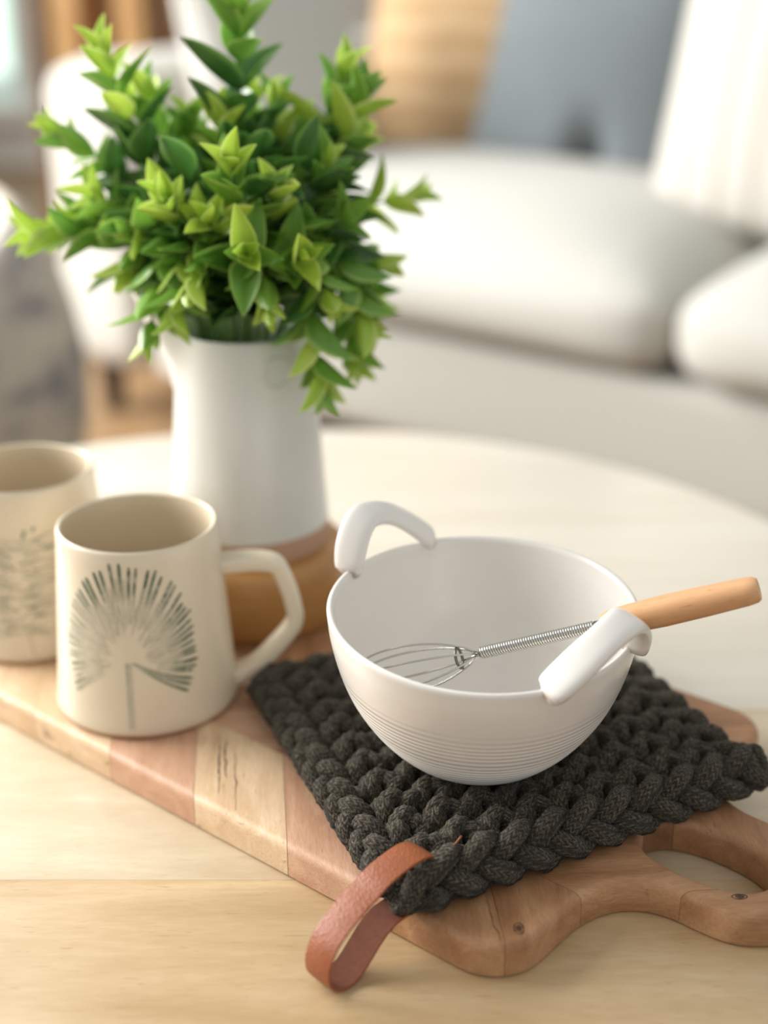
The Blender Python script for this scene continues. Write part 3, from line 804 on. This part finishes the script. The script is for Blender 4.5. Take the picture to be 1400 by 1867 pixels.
hub = (0, .0490); NS = 46
for k in range(NS):
    ad = -35 + 250 * k / (NS - 1) + rp.uniform(-1.2, 1.2); a = R(ad)
    side = .0395 if math.cos(a) > 0 else .0405
    Rr = 1 / math.sqrt((math.cos(a) / side) ** 2 + (math.sin(a) / (.0565 if math.sin(a) > 0 else .043)) ** 2) * rp.uniform(.96, 1.03)
    dk = rp.uniform(.9, 1.15) if -40 < ad < 125 else rp.uniform(.5, .85)
    r0 = .08 if ad < -22 else .42
    seg = []
    for q in range(11):
        t = r0 + (1 - r0) * q / 10; bend = .0012 * math.sin(PI * t) * (1 if math.cos(a) > 0 else -1)
        ink = dk * (.22 + .78 * min(1, max(0, (t - .55) / .25)))
        if ad < -22: ink = dk * (.45 + .55 * t)
        seg.append((hub[0] + Rr * t * math.cos(a), hub[1] + Rr * t * math.sin(a) - bend, (.0007 + .0015 * t) * (1 if q < 10 else .6), ink))
    st.append(seg)
# fine inner strokes, blotchy like a stamp
for k in range(230):
    ad = rp.uniform(-12, 208); a = R(ad); t0 = rp.uniform(.24, .62); t1 = t0 + rp.uniform(.08, .26)
    side = .0395 if math.cos(a) > 0 else .0405
    Rr = 1 / math.sqrt((math.cos(a) / side) ** 2 + (math.sin(a) / (.0565 if math.sin(a) > 0 else .043)) ** 2)
    ik = rp.uniform(.12, .65) if ad < 110 else rp.uniform(.08, .35)
    st.append([(Rr * t * math.cos(a), hub[1] + Rr * t * math.sin(a), .0009, ik * (.4 + .6 * math.sin(PI * q / 4))) for q, t in enumerate([t0 + (t1 - t0) * q / 4 for q in range(5)])])
st.append([(-.0006, hub[1] - .002 - .0435 * q / 10, .0018, .55 - .03 * q) for q in range(11)])
st.append([(.0012, hub[1] - .002 - .043 * q / 10, .0016, .30) for q in range(11)])
strokes_mesh(m1, st, 'leaf_print', view + R(-12))
m2p = (-.2262, .8255)
view2 = math.atan2(-m2p[1], -m2p[0])
m2 = mug('cream mug printed with a bushy green sprig, partly cut off by the left edge', (m2p[0], m2p[1], T + BT), R(-8))
st = []
for lev in range(14):
    z0 = .022 + .058 * lev / 13
    for q in range(9):
        side = rp.choice((-1, 1)); el = R(rp.uniform(-25, 45)) ; ln = rp.uniform(.008, .026) * (1 - .35 * abs(lev - 5) / 9)
        x0 = rp.uniform(-.003, .003) + side * rp.uniform(0, .008)
        ik = rp.uniform(.3, .85)
        st.append([(x0 + side * ln * t * math.cos(el), z0 + ln * t * math.sin(el), .0010 * (1.2 - t * .6), ik * (1 - .6 * t)) for t in (0, .25, .5, .75, 1)])
for (x, z, a, ln) in ((.010, .086, 60, .004), (.016, .074, 15, .008), (.022, .060, 40, .008), (.031, .056, 20, .007), (.028, .010, -40, .005), (.004, .082, 70, .006), (-.012, .084, 100, .006), (.0, .044, 12, .010), (.004, .038, 12, .008), (.008, .032, 5, .006)):
    st.append([(x + ln * t * math.cos(R(a)), z + ln * t * math.sin(R(a)), .0024 * math.sin(PI * (.15 + .7 * t)), .8) for t in (0, .25, .5, .75, 1)])
st.append([(.002 + .004 * t, .026 - .024 * t, .0012, .35) for t in (0, .25, .5, .75, 1)])
strokes_mesh(m2, st, 'sprig_print', view2 + R(-8))

# ------------------------------------------------------------------ knitted trivet
TN = Vector((.0049, .5277)); TU = Vector((.872, .489)).normalized(); TV = Vector((-TU.y, TU.x))
tr = thing('knitted_trivet', 'charcoal chunky knitted rope trivet with a tan leather loop', 'trivet', (TN.x, TN.y, T + BT), math.atan2(TU.y, TU.x))
SZ = .217; RR = .0050; DD = .0068; ZC = .0120
SHX, SHY = .1305, .9914                       # the soft square has slipped slightly out of true
NST = 9; x0, x1 = .0150, SZ - .0150; S = (x1 - x0) / NST
NRW = 21; y0, y1 = .0135, SZ - .0115; PPT = (y1 - y0) / (NRW - 1)
def resample(P_, step):
    out = [P_[0]]; acc = 0
    for a, b in zip(P_[:-1], P_[1:]):
        d = (b - a).length; 
        if d < 1e-9: continue
        while acc + d >= step:
            t = (step - acc) / d; a = a.lerp(b, t); out.append(a); d = (b - a).length; acc = 0
            if d < 1e-9: break
        acc += d
    return out
def rope(P_, rr, name, seed=0, sides=18, step=.0008):
    """cord with a knitted surface: small V-shaped stitches stand proud of the tube"""
    P_ = [Vector((p.x + SHX * p.y, p.y * SHY, p.z)) for p in P_]
    P_ = resample(P_, step)
    V, F, UV = sweep(P_, circ(rr, sides))
    out = []
    for idx, v in enumerate(V):
        i = idx // sides; u_, vv = UV[idx]
        lane = vv * 6; fr = lane % 1; tri = abs(fr - .5)
        ph = u_ / .0034 + tri * 1.3 + (int(lane) % 2) * .5
        kn = .5 + .5 * math.sin(2 * PI * ph)
        dd = .10 * kn * (1 - (2 * tri) ** 3) - .05 * (2 * tri) ** 2
        c = P_[i]; w_ = Vector(v)
        nz = .10 * noise.noise(w_ * 260 + Vector((seed, 0, 0))) + .06 * noise.noise(w_ * 900)
        out.append(tuple(c + (w_ - c) * (1 + dd + nz)))
    return mesh_obj(name, out, F, M['rope'], tr, 180, uvs=UV)
for k in range(NRW):
    sg = 1 if k % 2 == 0 else -1
    P_ = []
    N = 40 * NST
    yk = y0 + PPT * k
    for i in range(N + 1):
        t = 2 * PI * i / 40
        front = math.cos(t) < 0
        x = x0 + S * t / (2 * PI) + .15 * S * math.sin(2 * t)
        y = yk + .0066 * math.cos(t) + .0021 * math.sin(2 * t)
        c2 = math.cos(2 * t); w_ = sg * c2
        z = ZC + DD * w_ * ((1.12 if front else .80) if w_ > 0 else .85)
        j = Vector((noise.noise(Vector((x * 55, yk * 90, 0))), noise.noise(Vector((x * 55, yk * 90, 9))), noise.noise(Vector((x * 55, yk * 90, 21))))) * .0022
        P_.append(Vector((x, y, z)) + j)
    rope(P_, RR, 'rope_row', k)
def edge_braid(a, b, nl, A, B, rr, zc, tilt, name, ph0=0):
    """three-strand braid; its broad side is tilted by tilt (0 = flat, 90 = upright)"""
    a, b = Vector(a), Vector(b); d = b - a; L = d.length; d.normalize(); sd = Vector((-d.y, d.x, 0))   # sd points to the inside
    e1 = sd * math.cos(R(tilt)) + Vector((0, 0, math.sin(R(tilt)))); e2 = -sd * math.sin(R(tilt)) + Vector((0, 0, math.cos(R(tilt))))
    for s_ in range(3):
        P_ = []
        n = nl * 12
        for i in range(n + 1):
            t = i / n; ph = 2 * PI * nl / 3 * t + 2 * PI * s_ / 3 + ph0
            j = Vector((noise.noise(Vector((t * nl, s_ * 7, nl))), noise.noise(Vector((t * nl, s_ * 7, nl + 5))), noise.noise(Vector((t * nl, s_ * 7, nl + 9))))) * .0016
            P_.append(a + d * (L * t) + e1 * (A * math.sin(ph)) + e2 * (B * math.sin(2 * ph)) + Vector((0, 0, zc)) + j)
        rope(P_, rr, name, s_ + nl)
edge_braid((.0175, .0045, 0), (SZ + .001, .0045, 0), 10, .0080, .0050, .0052, .0138, 58, 'edge_cord')
P_ = [Vector((.006 + (SZ - .010) * i / 240, .0030 + .0022 * math.sin(2 * PI * 10 * i / 240), .0054 + .0006 * math.cos(2 * PI * 20 * i / 240))) for i in range(241)]
rope(P_, .0052, 'edge_cord', 8)
edge_braid((.0055, SZ - .001, 0), (.0055, .009, 0), 12, .0058, .0040, .0050, .0118, 35, 'edge_cord')
edge_braid((SZ - .005, .006, 0), (SZ - .005, SZ - .004, 0), 11, .0062, .0042, .0052, .0126, 50, 'edge_cord')
edge_braid((SZ - .004, SZ - .004, 0), (.006, SZ - .004, 0), 10, .0062, .0042, .0052, .0124, 50, 'edge_cord')
# knotted corners
for cx, cy, a0 in ((.010, .007, 200), (SZ + .001, .005, 300), (SZ - .002, SZ - .005, 30), (.006, SZ - .003, 130)):
    P_ = [Vector((cx + .0050 * math.cos(R(a0 - 130 + 260 * q / 24)), cy + .0050 * math.sin(R(a0 - 130 + 260 * q / 24)), .0122 + .0062 * math.cos(PI * q / 12))) for q in range(25)]
    rope(P_, .0052, 'edge_cord', 3)
# leather loop: curve in the vertical plane along q, width along W
E0 = Vector((-.0195, .5028)); q2 = Vector((.7244, .6894)); Wd = Vector((-.6894, .7244)) * .0158
qz = [(.0640, .0375), (.0600, .0440), (.0530, .0474), (.0413, .0470), (.0303, .0445), (.0222, .0407), (.0146, .0374), (.0053, .0321), (-.0015, .0265), (-.0058, .0188), (-.0066, .0115), (-.0046, .0058), (.0004, .0020), (.0065, .0011), (.0125, .0028), (.0201, .0090), (.0266, .0150), (.0341, .0192), (.0422, .0202), (.055, .0202)]
path = smooth_path([(a, b, 0) for a, b in qz], 5)
n = len(path); TH = .0013
inv = Matrix.Rotation(-math.atan2(TU.y, TU.x), 3, 'Z')
def lw_(p, s):
    w2 = E0 + q2 * p.x + Wd * s
    return inv @ Vector((w2.x - TN.x, w2.y - TN.y, p.y - BT))
Vo, Vi = [], []; UVo = []; Ltot = 0
NW = 6
for i, p in enumerate(path):
    tg = (path[min(i + 1, n - 1)] - path[max(i - 1, 0)]).normalized(); nr = Vector((tg.y, -tg.x, 0))   # towards the inside of the loop?
    if i: Ltot += (p - path[i - 1]).length
    for s in range(NW + 1):
        sv = s / NW + .012 * noise.noise(Vector((Ltot * 300, s * .1, 0))) * (s in (0, NW))
        cv = .0004 * (1 - (2 * s / NW - 1) ** 2)
        Vo.append(lw_(p + nr * cv, sv)); Vi.append(lw_(p + nr * (cv - TH), sv)); UVo.append((Ltot, s / NW * .0158))
Fo = [(i * (NW + 1) + s, (i + 1) * (NW + 1) + s, (i + 1) * (NW + 1) + s + 1, i * (NW + 1) + s + 1) for i in range(n - 1) for s in range(NW)]
def flip_check(V, F, want_out):
    return F
# outer grain side with the cut edges, and the woven backing inside
nO = len(Vo); edges_f = []
for i in range(n - 1):
    for s in (0, NW):
        a, b = i * (NW + 1) + s, (i + 1) * (NW + 1) + s; edges_f.append((a, b, nO + b, nO + a))
centre = Vector((.018, .024, 0))
cin = sum(((p + Vector(((path[min(i + 1, n - 1)] - path[max(i - 1, 0)]).normalized().y, -(path[min(i + 1, n - 1)] - path[max(i - 1, 0)]).normalized().x, 0)) * .001) - centre).length - (p - centre).length for i, p in enumerate(path) if 5 < i < n - 20)
outer_, inner_ = (Vo, Vi) if cin > 0 else (Vi, Vo)
lp = mesh_obj('leather_loop', outer_ + inner_, Fo + edges_f, M['leather'], tr, 60, uvs=UVo + UVo); lp['label'] = 'tan leather hanging loop'
cw = [lw_(p, .5) for p in path]
back = mesh_obj('woven_backing', [v + (lw_(centre, .5) - v).normalized() * .00006 if False else v for v in inner_], Fo, M['leather_back'], lp, 180, uvs=UVo)
# short thread tail where the loop is stitched in
P_ = smooth_path([lw_(Vector((.060, .0405, 0)), .25), lw_(Vector((.066, .0440, 0)), .15), lw_(Vector((.072, .0440, 0)), .05), lw_(Vector((.077, .0475, 0)), .0)], 5)
V, F, UV = sweep(P_, circ(.0005, 6)); mesh_obj('thread_tail', V, F, M['leather'], tr, 180)

# ------------------------------------------------------------------ bowl
BC = Vector((.0490, .6460, T + BT + .0232))
bw = thing('mixing_bowl', 'white glazed stoneware bowl with two rim handles on the knitted trivet', 'bowl', BC); bw.rotation_euler = (R(4.5), R(.4), 0)
RBW = .0775; HB = .078
out_pts = smooth_path([(.030, 0, 0), (.0360, .0012, 0), (.0450, .0075, 0), (.0560, .0195, 0), (.0658, .0345, 0), (.0722, .0500, 0), (.0760, .0650, 0), (.0774, .0762, 0)], 9)
prof = [(0, .0012), (.028, .0012)]
L = 0
for i, p in enumerate(out_pts):
    z = p.y; ridge = .00032 * math.sin(z * 2 * PI / .0030) * max(0, min(1, (.052 - z) / .03)) if z > .004 else 0
    prof.append((p.x + ridge, z))
fine = []
for i in range(len(prof) - 1):
    (a, b), (c, d) = prof[i], prof[i + 1]
    fine.append((a, b))
# resample the outside finely so that the throwing rings are real
prof = [(0, .0012), (.026, .0012), (.0285, .0002)]
for i in range(len(out_pts) - 1):
    for k in range(4):
        p = out_pts[i].lerp(out_pts[i + 1], k / 4); z = p.y
        rid = .00042 * math.sin(z * 2 * PI / .0031 + 1.2 * math.sin(z * 300)) * max(0, min(1, (.056 - z) / .035)) if z > .003 else 0
        prof.append((p.x + rid, z + abs(rid) * .0))
prof += [(.0775, .0775), (.0770, .0785), (.0760, .0790), (.0748, .0786), (.0740, .0772)]
inn = [(.0732, .070), (.0708, .058), (.0665, .044), (.0600, .031), (.0510, .0195), (.0395, .0110), (.026, .0066), (.012, .0052), (0, .005)]
ip = smooth_path([(.0740, .0772, 0)] + [(a, b, 0) for a, b in inn], 5)
prof += [(max(0, p.x), p.y) for p in ip[1:]]
prof = [(r * 1.008, z * 1.06) for r, z in prof]
V, F = lathe(prof, 128, lambda r, z, a: (r * (1 + .004 * math.sin(2 * a + .6) * (z / HB)), z + .0009 * math.sin(2 * a + 1.2) * (z / HB) ** 2))
kat = [1.0 if (math.hypot(x, y) > .072 and z > .0755) and False else 0.0 for x, y, z in V]
mesh_obj('body', V, F, M['white_glaze'], bw, 180, attr=kat)
def bowl_handle(a0, a1, h, outw, wd, tilt):
    """arched strap standing on the rim: climbs slowly from a0, drops steeply at a1"""
    P_, U_, SCL = [], [], []
    n = 56
    for i in range(n + 1):
        t = i / n
        a = a0 + (a1 - a0) * t
        if t < .70: z = h * math.sin(PI / 2 * max(0, (t - .03) / .67)) ** .95
        else: z = h * max(0, math.cos(PI / 2 * min(1, (t - .70) / .26))) ** .55
        r = .0778 + outw * (z / h)
        P_.append(Vector((r * math.cos(a), r * math.sin(a), .0812 + z)))
        U_.append(Vector((math.cos(a), math.sin(a), tilt)).normalized())
        e = max(0, abs(2 * t - 1) - .80) / .20
        cap = max(.12, math.sqrt(max(0, 1 - e ** 3)))
        SCL.append(((1.0 + .22 * abs(2 * t - 1) ** 4) * cap, (1.0 + .06 * math.sin(9 * t)) * cap))
    # even spacing so the steep end is not starved
    V, F, UV = sweep(P_, [(.0036 * math.copysign(abs(math.cos(b)) ** .72, math.cos(b)), wd / 2 * math.copysign(abs(math.sin(b)) ** .72, math.sin(b))) for b in [2 * PI * q / 24 for q in range(24)]], up=U_, scale=SCL)
    k = [.9 * max(0, 1 - abs(z - .0812) / .0035) for (x, y, z) in V]
    o = mesh_obj('handle', V, F, M['white_glaze'], bw, 180, attr=k)
    md = o.modifiers.new('s', 'SUBSURF'); md.levels = 1; md.render_levels = 2
    return o
bowl_handle(R(106), R(153), .0265, .0005, .0165, .45)
bowl_handle(R(-73), R(-25), .0235, .0010, .0180, -.30)

# ------------------------------------------------------------------ whisk resting in the bowl
WA = Vector((.1200, .6090, T + .1345)); WB = Vector((.0000, .6390, T + .0865))
wdir = (WA - WB).normalized(); wl = (WA - WB).length
wk = thing('whisk', 'small wire whisk with a beech handle leaning in the white bowl', 'whisk', WB)
wk.rotation_euler = wdir.to_track_quat('X', 'Z').to_euler()
# along local x: 0 tip side ... handle end
XH0, XH1 = .1165, .1920
pr = [(r_ * 1.14, z_) for r_, z_ in [(0, XH0), (.0040, XH0), (.0048, XH0 + .0006), (.0056, XH0 + .004), (.0062, XH0 + .014), (.0066, XH0 + .030), (.0064, XH0 + .050), (.0059, XH1 - .006), (.0054, XH1 - .0015), (.0045, XH1), (0, XH1)]]
V, F = lathe(pr, 32); mesh_obj('handle', [(z, x, y) for x, y, z in V], [f[::-1] for f in F], M['beech'], wk, 45)
V, F = lathe([(0, .1125), (.0027, .1125), (.0027, .1168), (0, .1168)], 18); mesh_obj('collar', [(z, x, y) for x, y, z in V], F, M['steel_dark'], wk, 40)
XN0 = .0535
turns = 46; hx = [Vector((XN0 + (.1125 - XN0) * i / (turns * 10), .0025 * math.cos(2 * PI * i / 10), .0025 * math.sin(2 * PI * i / 10))) for i in range(turns * 10 + 1)]
V, F, UV = sweep(hx, circ(.00070, 6)); mesh_obj('spring_neck', V, F, M['steel'], wk, 180)
V, F = lathe([(0, XN0 - .001), (.0021, XN0 - .001), (.0021, .1125), (0, .1125)], 12); mesh_obj('core_rod', [(z, x, y) for x, y, z in V], F, M['steel'], wk, 180)
for k in range(3):
    a = R(20 + 60 * k); loop = []
    for i in range(41):
        t = i / 40; th = PI * 2 * (t - .5)           # from neck round the tip and back
        u_ = abs(2 * t - 1)                            # 1 at neck, 0 at the tip
        x = XN0 - .002 - (.069) * (1 - u_ ** 1.7)
        rr = .0125 * (math.sin(PI * (1 - u_) ** .62 * .5 + 0) if False else 1) * (1 - abs(1 - 2 * (1 - u_ ** 1.25)) ** 2.2) ** .75 if 0 < u_ < 1 else 0
        sgn = 1 if t > .5 else -1
        r = sgn * max(rr, .0009 * (u_ > .9))
        loop.append(Vector((x, r * math.cos(a), r * math.sin(a))))
    V, F, UV = sweep(loop, circ(.00055, 6)); mesh_obj('wire_loop', V, F, M['steel'], wk, 180)
rg_ = [Vector((.0415, .0050 * math.cos(2 * PI * i / 24), .0050 * math.sin(2 * PI * i / 24))) for i in range(24)]
V, F, UV = sweep(rg_, circ(.0008, 8), closed=True); mesh_obj('wire_ring', V, F, M['steel_dark'], wk, 180)
print('leaf objects', leafcount, 'board planks', cnt)
